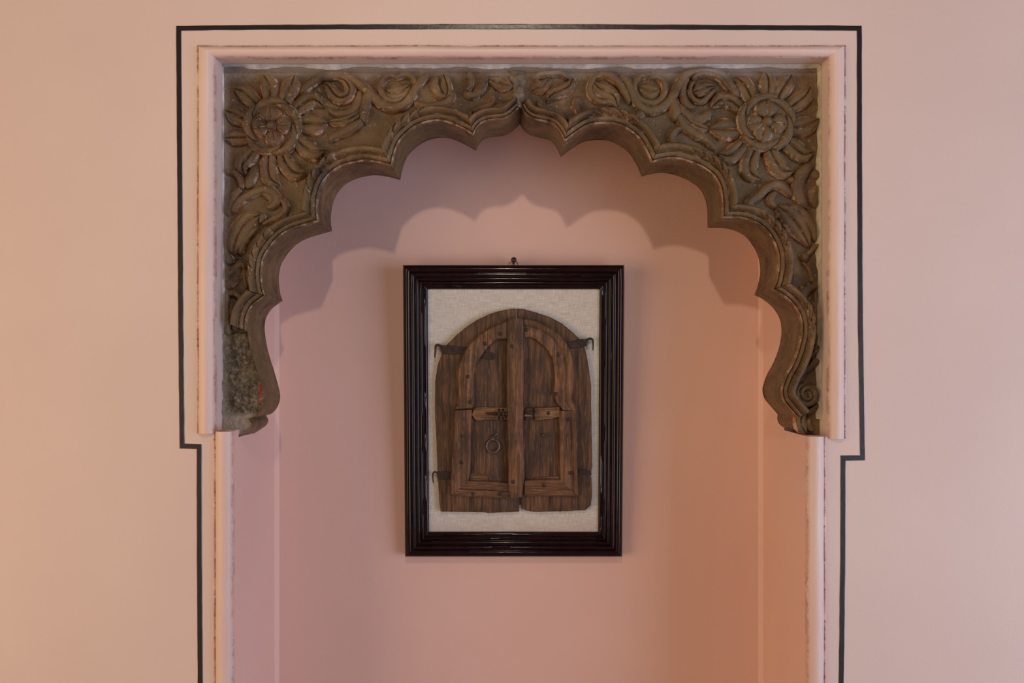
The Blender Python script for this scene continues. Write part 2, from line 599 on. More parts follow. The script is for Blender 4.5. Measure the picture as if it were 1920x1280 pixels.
def offset_lobe(lobe, others, d, n):
    fine = resample(lobe, 260)
    t = tangents(fine)
    nrm = np.stack([-t[:, 1], t[:, 0]], 1)
    q = fine + nrm * d
    idx = np.arange(len(q))
    if d > 1e-6:
        ok = np.ones(len(q), bool)
        for o in others: ok &= seg_dist(q, o) >= d * .995
        ok &= seg_dist(q, fine) >= d * .96
        if ok.sum() > 4:
            i0, i1 = np.where(ok)[0][[0, -1]]
            q, idx = q[i0:i1 + 1], idx[i0:i1 + 1]
    r = resample(q, n)
    return r


#        offset, Y,    edge paint
RIM = [(0, .0345, .15), (.8, .0300, .55), (3.0, .0285, .2), (3.8, .0335, .3), (5.0, .0335, .3), (5.7, .0275, .2), (9.0, .0245, 0), (12.0, .0248, .1), (13.0, .0295, .4), (14.4, .0290, .4),
       (15.4, .0235, .1), (17.2, .0180, 0), (19.2, .0155, 0), (21.2, .0143, 0), (23.2, .0140, 0), (25.2, .0145, 0), (27.2, .0162, 0), (29, .0195, 0), (30.4, .024, .3), (31.6, .036, .8), (32.2, .047, 1)]


def rim(name, lobe, others, parent, org, twist=1, scale=1.0, rope=(.18, .82), pitch=.021, s_from=0, s_to=1, mat=None):
    n = 150
    rows, cols = [], []
    L = np.linalg.norm(np.diff(lobe, axis=0), axis=1).sum()
    grid = [offset_lobe(lobe, others, d * scale / 1000, n) for d, _, _ in RIM]
    i0, i1 = int(s_from * (n - 1)), int(s_to * (n - 1)) + 1
    v, e = [], []
    for i in range(i0, i1):
        s = i / (n - 1)
        fade = min(1, max(0, (s - rope[0]) / .08)) * min(1, max(0, (rope[1] - s) / .08))
        for j, (d, y, a) in enumerate(RIM):
            x, z = grid[j][i]
            ed = a
            if d >= 15 and d <= 31 and fade > 0:
                ph = s * L / pitch + twist * (d - 15) / 13.0 + .35 * math.sin((d - 15) / 16 * math.pi)
                b_ = abs(math.sin(math.pi * ph))
                y = y + fade * (.0095 * (1 - b_ ** .8) - .0022)
                ed = max(ed, .8 * (1 - b_ ** .4) * fade)
            y += .0007 * noise.noise((x * 30, z * 30, 1.3)) + .0004 * noise.noise((x * 110, z * 110, .3))
            x += .0006 * noise.noise((x * 40, z * 40, 5.1))
            z += .0006 * noise.noise((x * 40, z * 40, 9.1))
            v.append((x, y, z)); e.append(ed)
    m_ = len(RIM)
    f = grid_faces(i1 - i0, m_, flip=True)
    for row in (0, i1 - i0 - 1):           # close the ends down to the carved field
        k = len(v)
        for j in range(m_):
            x, y, z = v[row * m_ + j]
            v.append((x, Yf + .004, z)); e.append(0)
        f += [(row * m_ + j, row * m_ + j + 1, k + j + 1, k + j) for j in range(m_ - 1)]
    return mesh(name, v, f, mat or M['stone'], parent, edge=e, origin=org, angle=70)


def half_body(lobes, parent, org, left, skip_front=None):
    out = np.vstack([l[:-1] for l in lobes] + [lobes[-1][-1:]])
    apex_x = out[-1][0] if left else out[0][0]
    pad = .0
    if left:
        corner = [(apex_x, ZT - pad), (XL + pad, ZT - pad), (XL + pad, ZJL + .001), (out[0][0] - .004, ZJL - .001)]
    else:
        corner = [(XR - pad, ZJR + .001), (XR - pad, ZT - pad), (apex_x, ZT - pad)]
    poly = [tuple(q) for q in out] + corner
    n = len(poly)
    v, f, e = [], [], []
    for (x, z) in poly: v.append((x, Yf, z)); e.append(.0)
    for (x, z) in poly: v.append((x, Yb, z)); e.append(.0)
    tris = tessellate_polygon([[Vector((x, z, 0)) for x, z in poly]])
    for t in tris:
        f.append(tuple(t)); f.append(tuple(n + i for i in t[::-1]))
    # outer sides
    k0 = len(out) - 1
    for i in range(k0, n):
        j = (i + 1) % n
        f.append((i, j, n + j, n + i))
    body = mesh('body', v, f, M['stone'], parent, smooth=False, edge=e, origin=org)
    # soffit with hand-dressed unevenness
    ys = [.0345, .040, .050, .065, .080, .095, .110, .125, .138, .147, Yb]
    v, e = [], []
    t = tangents(out)
    for i, (x, z) in enumerate(out):
        nx, nz = -t[i][1], t[i][0]
        for k, y in enumerate(ys):
            j = (.0011 * noise.noise((x * 22, y * 22, z * 22)) + .0006 * noise.noise((x * 75, y * 75, z * 75))) * (0 if k == 0 else 1)
            if k == len(ys) - 1: j += .0012
            v.append((x + nx * j, y, z + nz * j)); e.append(.55 if k in (0,) else (.5 if k >= len(ys) - 1 else .12))
    mesh('soffit', v, grid_faces(len(out), len(ys)), M['stone'], parent, edge=e, origin=org, angle=32)
    return body


def stroke(name, pts, wid, H, parent, org, groove=0.0, Y0=Yf, tip0=1, tip1=1, n=34, power=3.0, mat=None, edge_amt=1.0):
    """raised carved band or leaf. pts: photo pixels on the carved face, wid: half width(s) in pixels, H: relief (mm)"""
    if np.isscalar(wid): wid = [wid] * len(pts)
    wid = list(np.interp(np.linspace(0, 1, len(pts)), np.linspace(0, 1, len(wid)), wid))
    a = cr([(x, y, w_) for (x, y), w_ in zip(pts, wid)], n)
    s0 = sc(.032)
    X = (a[:, 0] - VX) * s0; Z = ZC + (VY - a[:, 1]) * s0; W = a[:, 2] * s0 * 1.1
    c = np.stack([X, Z], 1)
    t = tangents(c)
    L = np.linalg.norm(np.diff(c, axis=0), axis=1).sum()
    vs = [-1.03, -1, -.93, -.8, -.58, -.32, -.12, 0, .12, .32, .58, .8, .93, 1, 1.03]
    v, e = [], []
    seed = hash((pts[0][0], pts[-1][1])) % 97
    for i in range(n):
        u = i / (n - 1)
        k = 1.0
        r0 = min(.45, W.max() * 1.1 / L)
        if tip0 and u < r0: k *= max(.02, 1 - (1 - u / r0) ** 2) ** .5
        if tip1 and u > 1 - r0: k *= max(.02, 1 - (1 - (1 - u) / r0) ** 2) ** .5
        hk = .45 + .55 * min(1, k)
        nx, nz = -t[i][1], t[i][0]
        for q in vs:
            jw = 1 + .07 * noise.noise((X[i] * 35, Z[i] * 35, seed + (2 if q > 0 else 0)))
            off = q * W[i] * k * jw
            aq = min(1, abs(q))
            h = (1 - aq ** (power * 1.5)) ** .6 * (1 - .16 * aq * aq)
            if groove:
                h -= groove * math.exp(-(q / .09) ** 2) + .10 * math.exp(-(q / .28) ** 2)
            h *= H / 1000 * hk
            if abs(q) > 1: h = -.004
            h += .0005 * noise.noise((X[i] * 70, Z[i] * 70, q * 2 + seed))
            v.append((X[i] + nx * off, Y0 - h, Z[i] + nz * off))
            ed = 1.0 if aq >= 1 else (.85 if aq > .9 else (.35 if aq > .75 else (.55 if groove and aq < .05 else 0)))
            e.append(ed * edge_amt)
    m = len(vs)
    f = grid_faces(n, m)
    f.append(tuple(range(m))[::-1]); f.append(tuple((n - 1) * m + j for j in range(m)))
    return mesh(name, v, f, mat or M['stone'], parent, edge=e, origin=org, angle=80)


def dome(name, cx, cy, r, H, parent, org, Y0=Yf, n=28, flat=.0, mat=None, edge_amt=.8):
    s0 = sc(.032)
    X, Z, R = (cx - VX) * s0, ZC + (VY - cy) * s0, r * s0
    rings = [1.02, 1, .96, .88, .74, .55, .3, .08]
    v, e = [], []
    for q in rings:
        h = H / 1000 * (1 - min(1, max(0, (q - flat) / (1 - flat))) ** 2.4) ** .6
        if q > 1: h = -.003
        for k in range(n):
            a = 2 * math.pi * k / n
            j = 1 + .03 * noise.noise((math.cos(a) * 2 + cx, math.sin(a) * 2, cy))
            v.append((X + R * q * j * math.cos(a), Y0 - h, Z + R * q * j * math.sin(a)))
            e.append((1 if q >= .96 else 0) * edge_amt)
    f = grid_faces(len(rings), n, close_v=True)
    f.append(tuple((len(rings) - 1) * n + k for k in range(n)))
    return mesh(name, v, f, mat or M['stone'], parent, edge=e, origin=org)


def flower(cx, cy, R, petals, hearts, rot, parent, org):
    fl_ = dome('flower', cx, cy, R, 17, parent, org, flat=.55, n=48)
    for pts, w_ in petals:
        n_ = len(pts)
        wid = [w_ * .72, w_, w_ * .95, w_ * .35] if n_ > 2 else [w_ * .8, w_ * .9]
        stroke('petal', pts, wid, 15, fl_, org, groove=.42, power=3.6, tip0=0)
    # whorl of overlapping crescents round the rim of the rosette
    for k in range(5):
        a0 = rot + k * 2 * math.pi / 5
        pts = []
        for u in np.linspace(0, 1, 7):
            a = a0 - u * 1.75
            r = R * (.91 - .05 * u - .17 * u * u)
            pts.append((cx + r * math.cos(a), cy + r * math.sin(a)))
        stroke('whorl_leaf', pts, [2.5, 6, 7.5, 8, 7, 4.5, 2], 9, fl_, org, Y0=Yf - .0145 + .0006 * k, power=2.4, n=26)
    for a, r, w_ in hearts:
        c, s = math.cos(a), math.sin(a)
        pts = [(cx + c * q, cy + s * q) for q in (6, r * .5, r, r * 1.5)]
        stroke('inner_petal', pts, [w_ * .5, w_ * 1.0, w_ * 1.28, w_ * .9], 10, fl_, org, groove=.32, Y0=Yf - .0165, power=3, n=20)
    dome('boss', cx, cy, 10, 10, fl_, org, Y0=Yf - .021, n=20)
    return fl_


# ---------------- left stone
orgL = P(440, 812, Yf)
AL = tag(empty('carved_arch_stone', orgL), 'dark brown carved stone half of the arch with a broken foot', 'stone carving', 'carved arch stones')
half_body(LL, AL, orgL, True)
allL = LL
for i, l in enumerate(LL):
    oth = [o for k, o in enumerate(LL + LR) if k != i]
    if i == 0: continue
    if i == 1:
        rim('scallop_moulding', l, oth, AL, orgL, scale=.95, s_from=.70, rope=(2, 3))
    elif i == 5:
        rim('scallop_moulding', l, oth, AL, orgL, scale=.72, rope=(2, 3))
    else:
        rim('scallop_moulding', l, oth, AL, orgL, scale=[0, 0, .82, 1.0, .92][i], rope=(.10, .70) if i < 4 else (.10, .64), twist=-1)
# broken lower end: bare rough core of the stone
cut = resample(LL[1], 200)
v, e = [], []
rows = 46
for i, py in enumerate(np.linspace(622, 815, rows)):
    z = ZC + (VY - py) * sc(.04)
    edge_pts = np.vstack([LL[0], LL[1][:70]])
    zz = edge_pts[:, 1]
    k = np.argmin(abs(zz - z) + (edge_pts[:, 0] < -.47) * 0)
    cand = [edge_pts[q, 0] for q in range(len(zz) - 1) if (zz[q] - z) * (zz[q + 1] - z) <= 0]
    xr = max(cand) if cand else edge_pts[k, 0]
    xr = min(xr, XZ(499, 0, .04)[0]) if py > 776 else xr
    xl = XL + .001
    for j, t in enumerate(np.linspace(0, 1, 26)):
        x = xl + (xr - xl) * t
        d = .0035 * noise.noise((x * 38, z * 38, 2)) + .0035 * noise.noise((x * 110, z * 110, 7)) + .0016 * noise.noise((x * 260, z * 260, 4))
        y = .0395 + d
        if t > .96: y = .0347
        if i == 0: y = Yf + .004
        v.append((x, y, z + (.004 * noise.noise((x * 60, 0, 3)) if i == 0 else 0))); e.append(0)
mesh('broken_face', v, grid_faces(rows, 26, flip=True), M['rough'], AL, edge=e, origin=orgL)['label'] = 'rough bare face where the carving has broken away'

PET_L = [([(480, 194), (466, 181), (452, 170), (436, 165)], 15), ([(505, 186), (505, 170), (501, 152), (492, 138)], 17), ([(531, 188), (539, 170), (547, 153), (552, 138)], 17),
         ([(553, 206), (570, 192), (588, 185), (607, 199)], 16), ([(563, 232), (580, 231), (597, 231), (614, 229)], 20), ([(555, 262), (573, 276), (590, 284), (609, 280)], 17),
         ([(528, 288), (536, 306), (551, 322), (575, 325)], 16), ([(503, 290), (502, 312), (506, 333), (523, 346)], 17), ([(481, 278), (464, 294), (453, 310), (457, 327)], 15),
         ([(462, 257), (446, 257), (432, 257), (419, 258)], 13.5), ([(462, 224), (447, 218), (434, 212), (419, 205)], 16)]
flower(511, 238, 55.5, PET_L, [(-1.65, 24, 15), (3.0, 24, 14), (-.12, 25, 13.5), (1.35, 27, 13.5)], .3, AL, orgL)


def ST(root, org, items):
    for it in items:
        nm, pts, wd, H = it[:4]
        kw = it[4] if len(it) > 4 else {}
        stroke(nm, pts, wd, H, root, org, **kw)


G = dict(groove=.35)
ST(AL, orgL, [
    ('vine', [(561, 176), (572, 163), (585, 151), (606, 142), (630, 139), (652, 143), (672, 155), (691, 171), (710, 190), (733, 200.5), (754, 196), (768, 184), (777, 167), (788, 151), (805, 135)], [5, 9, 9, 8.5, 9, 9.5, 9.5, 9, 8.5, 7], 14),
    ('scroll_leaf', [(632, 146), (646, 150), (655, 164), (651, 178), (636, 182), (623, 172), (614, 159), (602, 157)], [4, 8, 11, 12, 13, 12, 8, 4], 16, G),
    ('stem', [(692, 166), (688, 182), (684, 200), (681, 216), (684, 230)], [8, 10, 10, 8, 4], 15),
    ('leaf', [(674, 166), (672, 184), (666, 201), (648, 210), (626, 210), (612, 199)], [5, 8, 9, 7.5, 6.5, 3], 12),
    ('leaf', [(676, 205), (668, 214), (648, 224), (630, 227), (614, 228)], [5, 8, 9.5, 8.5, 5], 13, G),
    ('leaf', [(680, 220), (668, 232), (650, 242), (632, 250), (621, 258), (619, 267)], [4, 8.5, 10, 9, 7, 3], 14),
    ('scroll', [(779, 163), (776, 147), (764, 139), (752, 140), (744, 144), (733, 140), (719, 145), (712, 158), (716, 173), (727, 185), (743, 187), (758, 180)], [5, 6, 6, 5.5, 5, 6, 6.5, 7, 7, 6, 5, 3], 13),
    ('scroll_leaf', [(719, 167), (732, 173), (748, 171), (760, 164), (770, 155)], [9, 15, 16, 12, 5], 11, G),
    ('leaf', [(821, 140), (814, 153), (817, 168), (826, 178), (838, 178)], [5, 8, 8, 7, 4], 13),
    ('leaf', [(835, 182), (839, 169), (836, 153), (831, 137)], [6, 9, 9.5, 6], 14, G),
    ('vine', [(775, 188), (792, 197), (815, 196.5), (836, 190), (847, 178), (843, 165)], [6, 7, 7.5, 8, 7, 5], 13),
    ('leaf', [(879, 133), (883, 148), (881, 161), (872, 169)], [7, 6, 6, 3], 14),
    ('leaf', [(869, 168), (877, 175), (889, 176), (901, 167), (906, 150), (903, 133)], [3, 7, 8, 8.5, 9, 7], 13),
    ('leaf', [(914, 147), (930, 152), (946, 157), (962, 160)], [7, 13, 13, 6], 13, G),
    ('vine', [(919, 160), (924, 172), (926, 184), (918, 195), (901, 200), (884, 208)], [4, 5.5, 6.5, 7, 6, 4], 11),
    ('leaf', [(962, 186), (948, 193), (934, 199), (918, 205)], [4, 7, 7, 4], 11),
    # below the flower
    ('leaf', [(420, 321), (434, 321), (444, 329), (450, 342), (452, 354)], [3, 5.5, 6, 6, 5], 12),
    ('stem', [(480, 306), (474, 320), (467, 336), (460, 352)], [5, 9, 9, 8], 11),
    ('leaf', [(449, 350), (438, 366), (430, 384), (424, 402)], [5, 9, 9, 5], 12),
    ('vine', [(432, 399), (442, 382), (456, 370), (476, 359), (496, 354), (512, 361), (517, 374), (509, 385), (497, 387)], [5, 7, 8, 8, 8.5, 8.5, 8, 7, 5], 14),
    ('scroll_leaf', [(488, 364), (499, 364), (507, 372), (503, 383)], [5, 7, 7, 5], 11),
    ('leaf', [(519, 370), (531, 378), (534, 391), (524, 403), (507, 412), (489, 420)], [3, 6, 7, 7, 6, 4], 12),
    ('leaf', [(434, 476), (440, 452), (450, 430), (466, 411), (488, 402)], [11, 19, 21, 18, 8], 15, dict(groove=.4)),
    ('leaf', [(489, 398), (491, 408), (486, 418)], [5, 6, 4], 14),
    ('stem', [(484, 424), (469, 437), (455, 455), (448, 477)], [4, 6, 6.5, 6], 12),
    ('knob', [(424, 474), (428, 486), (434, 494)], [7, 8, 6], 12),
    ('leaf', [(423, 528), (429, 511), (441, 500), (452, 495), (458, 504)], [4, 7, 8, 8, 4], 13),
    ('leaf', [(424, 541), (432, 526), (441, 514), (450, 505)], [7, 10, 10, 5], 10),
    ('stem', [(455, 500), (456, 520), (460, 541)], [3.5, 4, 3], 9),
    ('leaf', [(425, 552), (437, 549), (447, 556), (454, 570)], [4, 6, 6, 4], 12),
    ('leaf', [(452, 596), (441, 604), (434, 618)], [4, 7, 5], 10),
    ('strip', [(424, 548), (425, 590), (426, 628)], [4, 4, 4], 12)])

# ---------------- right stone
orgR = P(1530, 820, Yf)
AR = tag(empty('carved_arch_stone', orgR), 'dark brown carved stone half of the arch with a spiral scroll foot', 'stone carving', 'carved arch stones')
half_body(LR, AR, orgR, False)
for i, l in enumerate(LR):
    oth = [o for k, o in enumerate(LL + LR) if k != i + len(LL)]
    if i == 5: continue
    if i == 0: rim('scallop_moulding', l, oth, AR, orgR, scale=.72, rope=(2, 3))
    elif i == 4: rim('scallop_moulding', l, oth, AR, orgR, scale=.86, rope=(.12, .42), pitch=.026)
    else: rim('scallop_moulding', l, oth, AR, orgR, scale=[0, .98, 1.0, .9][i], rope=[0, (.22, .74), (.26, .78), (.20, .70)][i], twist=1)

PET_R = [([(1389, 203), (1372, 189), (1352, 186), (1336, 200)], 14), ([(1386, 241), (1368, 241), (1350, 241), (1331, 241)], 21), ([(1397, 266), (1382, 281), (1366, 291), (1347, 287)], 16),
         ([(1416, 280), (1407, 302), (1409, 323), (1430, 336)], 17), ([(1445, 281), (1456, 302), (1470, 319), (1491, 319)], 16.5), ([(1474, 262), (1492, 277), (1508, 288), (1528, 284)], 17),
         ([(1487, 238), (1503, 237), (1519, 232), (1538, 221)], 18), ([(1478, 203), (1496, 191), (1512, 178), (1522, 160)], 15.5), ([(1459, 182), (1469, 165), (1478, 151), (1487, 137)], 16),
         ([(1440, 178), (1442, 160), (1441, 146), (1435, 132)], 16), ([(1410, 184), (1402, 167), (1393, 154), (1379, 143)], 16.5)]
flower(1436, 230, 55.5, PET_R, [(-1.62, 26, 17), (3.0, 24, 14), (.12, 26, 14.5), (1.9, 26, 14)], 1.4, AR, orgR)
ST(AR, orgR, [
    ('leaf', [(997, 168), (1008, 163), (1020, 158), (1031, 143)], [7, 13, 12, 5], 12, G),
    ('leaf', [(1024, 190), (1035, 176), (1052, 168), (1067, 160), (1075, 144)], [4, 11, 13, 11, 4], 14, G),
    ('vine', [(1001, 148), (1012, 138), (1032, 136), (1052, 136), (1066, 146)], [4, 6, 6, 6, 4], 13),
    ('leaf', [(986, 186), (992, 199), (1004, 209), (1022, 213)], [5, 8, 8, 5], 13),
    ('leaf', [(1006, 186), (1013, 196), (1030, 204), (1050, 213), (1066, 222)], [4, 6, 7, 7, 4], 10),
    ('vine', [(1087, 178), (1082, 192), (1087, 206), (1101, 211), (1122, 207), (1140, 205)], [6, 7.5, 8.5, 9, 8, 5], 13),
    ('leaf', [(1124, 134), (1111, 149), (1106, 167), (1114, 182), (1130, 190), (1146, 189), (1158, 201)], [4, 6, 6.5, 7, 6.5, 6, 4], 12),
    ('scroll_leaf', [(1112, 151), (1124, 164), (1142, 172), (1153, 182), (1159, 199)], [6, 14, 15, 11, 4], 14, G),
    ('vine', [(1116, 147), (1130, 138), (1148, 143), (1163, 156), (1174, 174), (1181, 194)], [5, 7, 8, 8, 7, 4], 14),
    ('vine', [(1163, 135), (1176, 150), (1185, 167), (1192, 185), (1204, 200), (1221, 206.5), (1240, 201), (1255, 189), (1266, 172), (1276, 153), (1291, 137), (1320, 131), (1346, 135), (1364, 147), (1377, 168), (1388, 183)], [7, 8.5, 9, 9, 9, 9, 9, 9, 9, 9, 8, 7.5, 8, 9, 9, 6], 14),
    ('leaf', [(1190, 221), (1198, 213), (1212, 208)], [4, 8, 7], 11),
    ('scroll', [(1215, 143), (1201, 141), (1191, 155), (1193, 174), (1206, 187), (1225, 191), (1240, 184), (1248, 168), (1245, 151), (1232, 142), (1220, 146)], [4, 6, 6, 6.5, 6.5, 6.5, 6.5, 7, 6.5, 6, 4], 13),
    ('scroll_leaf', [(1198, 160), (1212, 166), (1226, 169), (1240, 163)], [8, 15, 16, 8], 10, G),
    ('vine', [(1292, 141), (1283, 160), (1282, 178), (1290, 195), (1304, 203)], [5, 6.5, 7, 7, 4], 13),
    ('scroll', [(1304, 149), (1296, 160), (1296, 175), (1304, 186), (1316, 189), (1328, 181), (1336, 172), (1345, 163)], [3.5, 4, 4.5, 5, 5, 5, 4.5, 3.5], 13),
    ('scroll_leaf', [(1299, 172), (1313, 167), (1328, 161), (1343, 160)], [8, 12, 11, 6], 12, G),
    ('vine', [(1299, 149), (1309, 139), (1330, 138), (1352, 146), (1371, 170)], [4, 5.5, 6, 6, 4], 15),
    ('stem', [(1262, 178), (1266, 196), (1268, 210), (1265, 226)], [8, 10, 10, 6], 14),
    ('leaf', [(1273, 192), (1289, 212), (1309, 220), (1325, 217), (1335, 202)], [5, 9, 9.5, 9, 6], 12),
    ('leaf', [(1279, 210), (1294, 227), (1314, 237), (1331, 241)], [5, 9, 9, 4], 12, G),
    ('leaf', [(1270, 209), (1284, 234), (1306, 250), (1328, 262), (1341, 280)], [6, 9, 9.5, 9, 5], 14),
    ('loop_leaf', [(1284, 238), (1270, 241), (1261, 252), (1263, 266), (1278, 276), (1302, 281)], [4, 6, 7, 7.5, 7, 5], 13),
    ('vine', [(1403, 392), (1408, 377), (1424, 366), (1436, 353), (1453, 345), (1470, 351), (1486, 368)], [7, 8, 8.5, 9, 9, 9, 6], 14),
    ('vine', [(1411, 376), (1411, 390), (1421, 402), (1434, 412)], [6, 7, 7, 5], 12),
    ('scroll_leaf', [(1458, 358), (1448, 368), (1449, 380), (1459, 388)], [5, 7, 7, 4], 12),
    ('leaf', [(1527, 306), (1511, 318), (1501, 336), (1497, 354), (1502, 371), (1515, 390)], [6, 11, 12, 12, 11, 6], 13),
    ('leaf', [(1533, 345), (1527, 365), (1532, 388)], [6, 9, 6], 10),
    ('leaf', [(1459, 385), (1480, 401), (1501, 427), (1520, 462)], [11, 20, 19, 9], 15, dict(groove=.4)),
    ('leaf', [(1484, 381), (1508, 398), (1524, 425), (1531, 452)], [5, 9, 9, 4], 11),
    ('stem', [(1514, 480), (1524, 470), (1536, 456)], [4, 3.5, 3], 10),
    ('stem', [(1506, 490), (1519, 505), (1525, 528)], [3, 3.5, 3], 9),
    ('leaf', [(1534, 536), (1518, 540), (1507, 553), (1508, 570), (1520, 588)], [5, 9, 10, 9, 5], 12),
    ('leaf', [(1508, 672), (1522, 662), (1539, 648)], [4, 8, 7], 10, G),
    ('leaf', [(1499, 700), (1517, 690), (1538, 674)], [4, 7, 7], 11),
    ('strip', [(1531, 545), (1531, 600), (1531, 650)], [3.5, 4, 3.5], 10),
    ('leaf', [(1514, 775), (1526, 769), (1537, 757)], [4, 6, 4], 9),
    ('bud', [(1512, 763), (1504, 780), (1505, 798), (1514, 815)], [7, 10, 11, 6], 12, G),
    ('bud', [(1521, 781), (1518, 795), (1528, 809)], [5, 8, 6], 9)])
dome('knob', 1486, 336, 8, 12, AR, orgR)
dome('knob', 1531, 326, 11, 10, AR, orgR)
dome('knob', 1511, 481, 10, 12, AR, orgR)
# spiral volute
vol = dome('volute', 1515, 739, 24, 9, AR, orgR, flat=.6, n=36)
pts = []
for u in np.linspace(0, 1, 26):
    a = -2.0 - u * 4.2 * math.pi
    r = 20.5 * (1 - u) ** .9 + 1.5
    pts.append((1515 + r * math.cos(a), 739 + r * math.sin(a)))
stroke('volute_coil', pts, [3, 5.6, 5.2, 4.4, 3.4, 2.4], 8, vol, orgR, Y0=Yf - .008, n=90, power=2.2)


# ---------------- plaster and mortar round the stones
def ragged(name, pts, w0, w1, mat, parent, Ya, Yz, seed, axis, org=(0, 0, 0)):
    """ragged fillet in the corner between reveal and stone; pts in the plane of the carved field (x,z), width grows along axis"""
    p = resample(np.array(pts), 160)
    v = []
    for i, (x, z) in enumerate(p):
        wd = w0 + (w1 - w0) * max(0, .42 + 1.5 * noise.noise((x * 16 + seed, z * 16, seed)) + .45 * noise.noise((x * 70, z * 70 + seed, 3)))
        for k, t in enumerate((0, .35, .7, 1.0)):
            y = Ya + (Yz - Ya) * t ** .7 + .0006 * noise.noise((x * 90, z * 90, k))
            v.append((x + axis[0] * wd * t, y, z + axis[1] * wd * t))
    return mesh(name, v, grid_faces(len(p), 4), mat, parent, origin=org)


ragged('plaster_line', [(XL + .002, ZT - .0005), (XR - .002, ZT - .0005)], .001, .0065, M['white_plaster'], w_top, Yf - .012, Yf - .0006, 3.1, (0, -1))
ragged('plaster_line', [(XL + .0005, ZJL + .02), (XL + .0005, ZT - .002)], .0005, .0028, M['white_plaster'], w_left, Yf - .007, Yf - .0006, 8.3, (1, 0))
ragged('plaster_line', [(XR - .0005, ZT - .002), (XR - .0005, ZJR + .03)], .003, .0075, M['cream_plaster'], w_right, Yf - .012, Yf - .0006, 5.7, (-1, 0))
ragged('plaster_line', [(XL + .004, ZJL - .002), (fx(436), ZJL - .002)], .003, .010, M['ochre'], w_left, .006, -.0115, 1.7, (0, 1))

# mortar packed into the joint between the two stones
v, e = [], []
rows = 40
for i, py in enumerate(np.linspace(131, 203, rows)):
    t = i / (rows - 1)
    cx_ = 970 + 4 * t
    hw = 17 - 11 * t + 6 * noise.noise((py * .07, 1, 1))
    for j, u in enumerate(np.linspace(-1, 1, 13)):
        px = cx_ + u * hw + 4 * noise.noise((py * .12, u * 2, 5))
        x, z = XZ(px, py, .035)
        h = -.002 if abs(u) > .99 else (.006 + .010 * t) * (1 - abs(u) ** 3) ** .5 + .005 * noise.noise((x * 70, z * 70, 1)) + .003 * noise.noise((x * 170, z * 170, 4))
        v.append((x, Yf - h, z))
mesh('joint_mortar', v, grid_faces(rows, 13, flip=True), M['mortar'], AL, origin=orgL)['label'] = 'grey mortar smeared over the joint at the crown of the arch'

# ------------------------------------------------------------------ the framed shutters on the back of the niche
FA = .057                                   # the frame leans forward from its foot
FROOT = Vector((.0035, Yn - .001, ZC + (VY - 1044) * sc(.297)))
FROT = (FA, 0, 0)
ca, sa = math.cos(FA), math.sin(FA)


def toloc(p):
    q = Vector(p) - FROOT
    return Vector((q.x, ca * q.y + sa * q.z, -sa * q.y + ca * q.z))


def F(px, py, h):
    """photo pixel -> (x, z) in the plane h metres in front of the back of the frame"""
    d = Vector(((px - VX) / 1600, 1, (VY - py) / 1600))
    c = Vector((0, -D, ZC))
    a, b_ = toloc(c), toloc(c + d)
    t = (-h - a.y) / (b_.y - a.y)
    q = a + (b_ - a) * t
    return np.array((q.x, q.z))


FRW, FRH, FT = .2425, .648, .030
pf = tag(empty('picture_frame', FROOT, FROT), 'dark glossy mahogany picture frame with linen backing hanging in the niche', 'picture frame')
FPROF = [(0, 0), (0, 20), (.8, 23), (3, 26.5), (7, 29), (11, 30), (14, 28.5), (15.6, 25.5), (16.6, 24.6), (18, 25.4), (21, 27.2), (24, 26.4), (25.8, 23), (26.4, 20), (27.6, 19.6), (29.5, 21.2), (32, 21.2), (34, 19.2), (34.8, 15.8), (36, 15), (38, 16.6),
         (40.5, 16.4), (42.2, 14), (42.8, 10.6), (44.5, 10.2), (47.5, 12), (50.5, 11), (52.2, 8), (52.6, 3.2), (52.6, 0)]


def rail(side):
    v = []
    nseg = 24
    for i in range(nseg + 1):
        t = i / nseg
        for (u, h) in FPROF:
            u, h = u / 1000, h / 1000
            if side in 'tb':
                x = (-FRW + u) + t * 2 * (FRW - u)
                z = FRH - u if side == 't' else u
            else:
                z = u + t * (FRH - 2 * u)
                x = -FRW + u if side == 'l' else FRW - u
            h2 = h + (.0003 * noise.noise((x * 25, z * 25, u * 300)) if h > .004 else 0)
            v.append((x, -h2, z))
    m_ = len(FPROF)
    f = grid_faces(nseg + 1, m_, flip=side in 'lt')
    f.append(tuple(range(m_))); f.append(tuple(nseg * m_ + j for j in range(m_))[::-1])
    return mesh('frame_rail', v, f, M['gloss'], pf, angle=50)


for s_ in 'tblr': rail(s_)
LH = .004
iw = FRW - .052
nu, nv = 40, 56
v = []
for i in range(nu + 1):
    for j in range(nv + 1):
        x = -iw + 2 * iw * i / nu; z = .052 + (FRH - .104) * j / nv
        v.append((x, -LH - .0005 * noise.noise((x * 14, z * 14, 2)), z))
mesh('linen_backing', v, grid_faces(nu + 1, nv + 1, flip=False), M['linen'], pf)['label'] = 'natural linen cloth stretched behind the shutters'
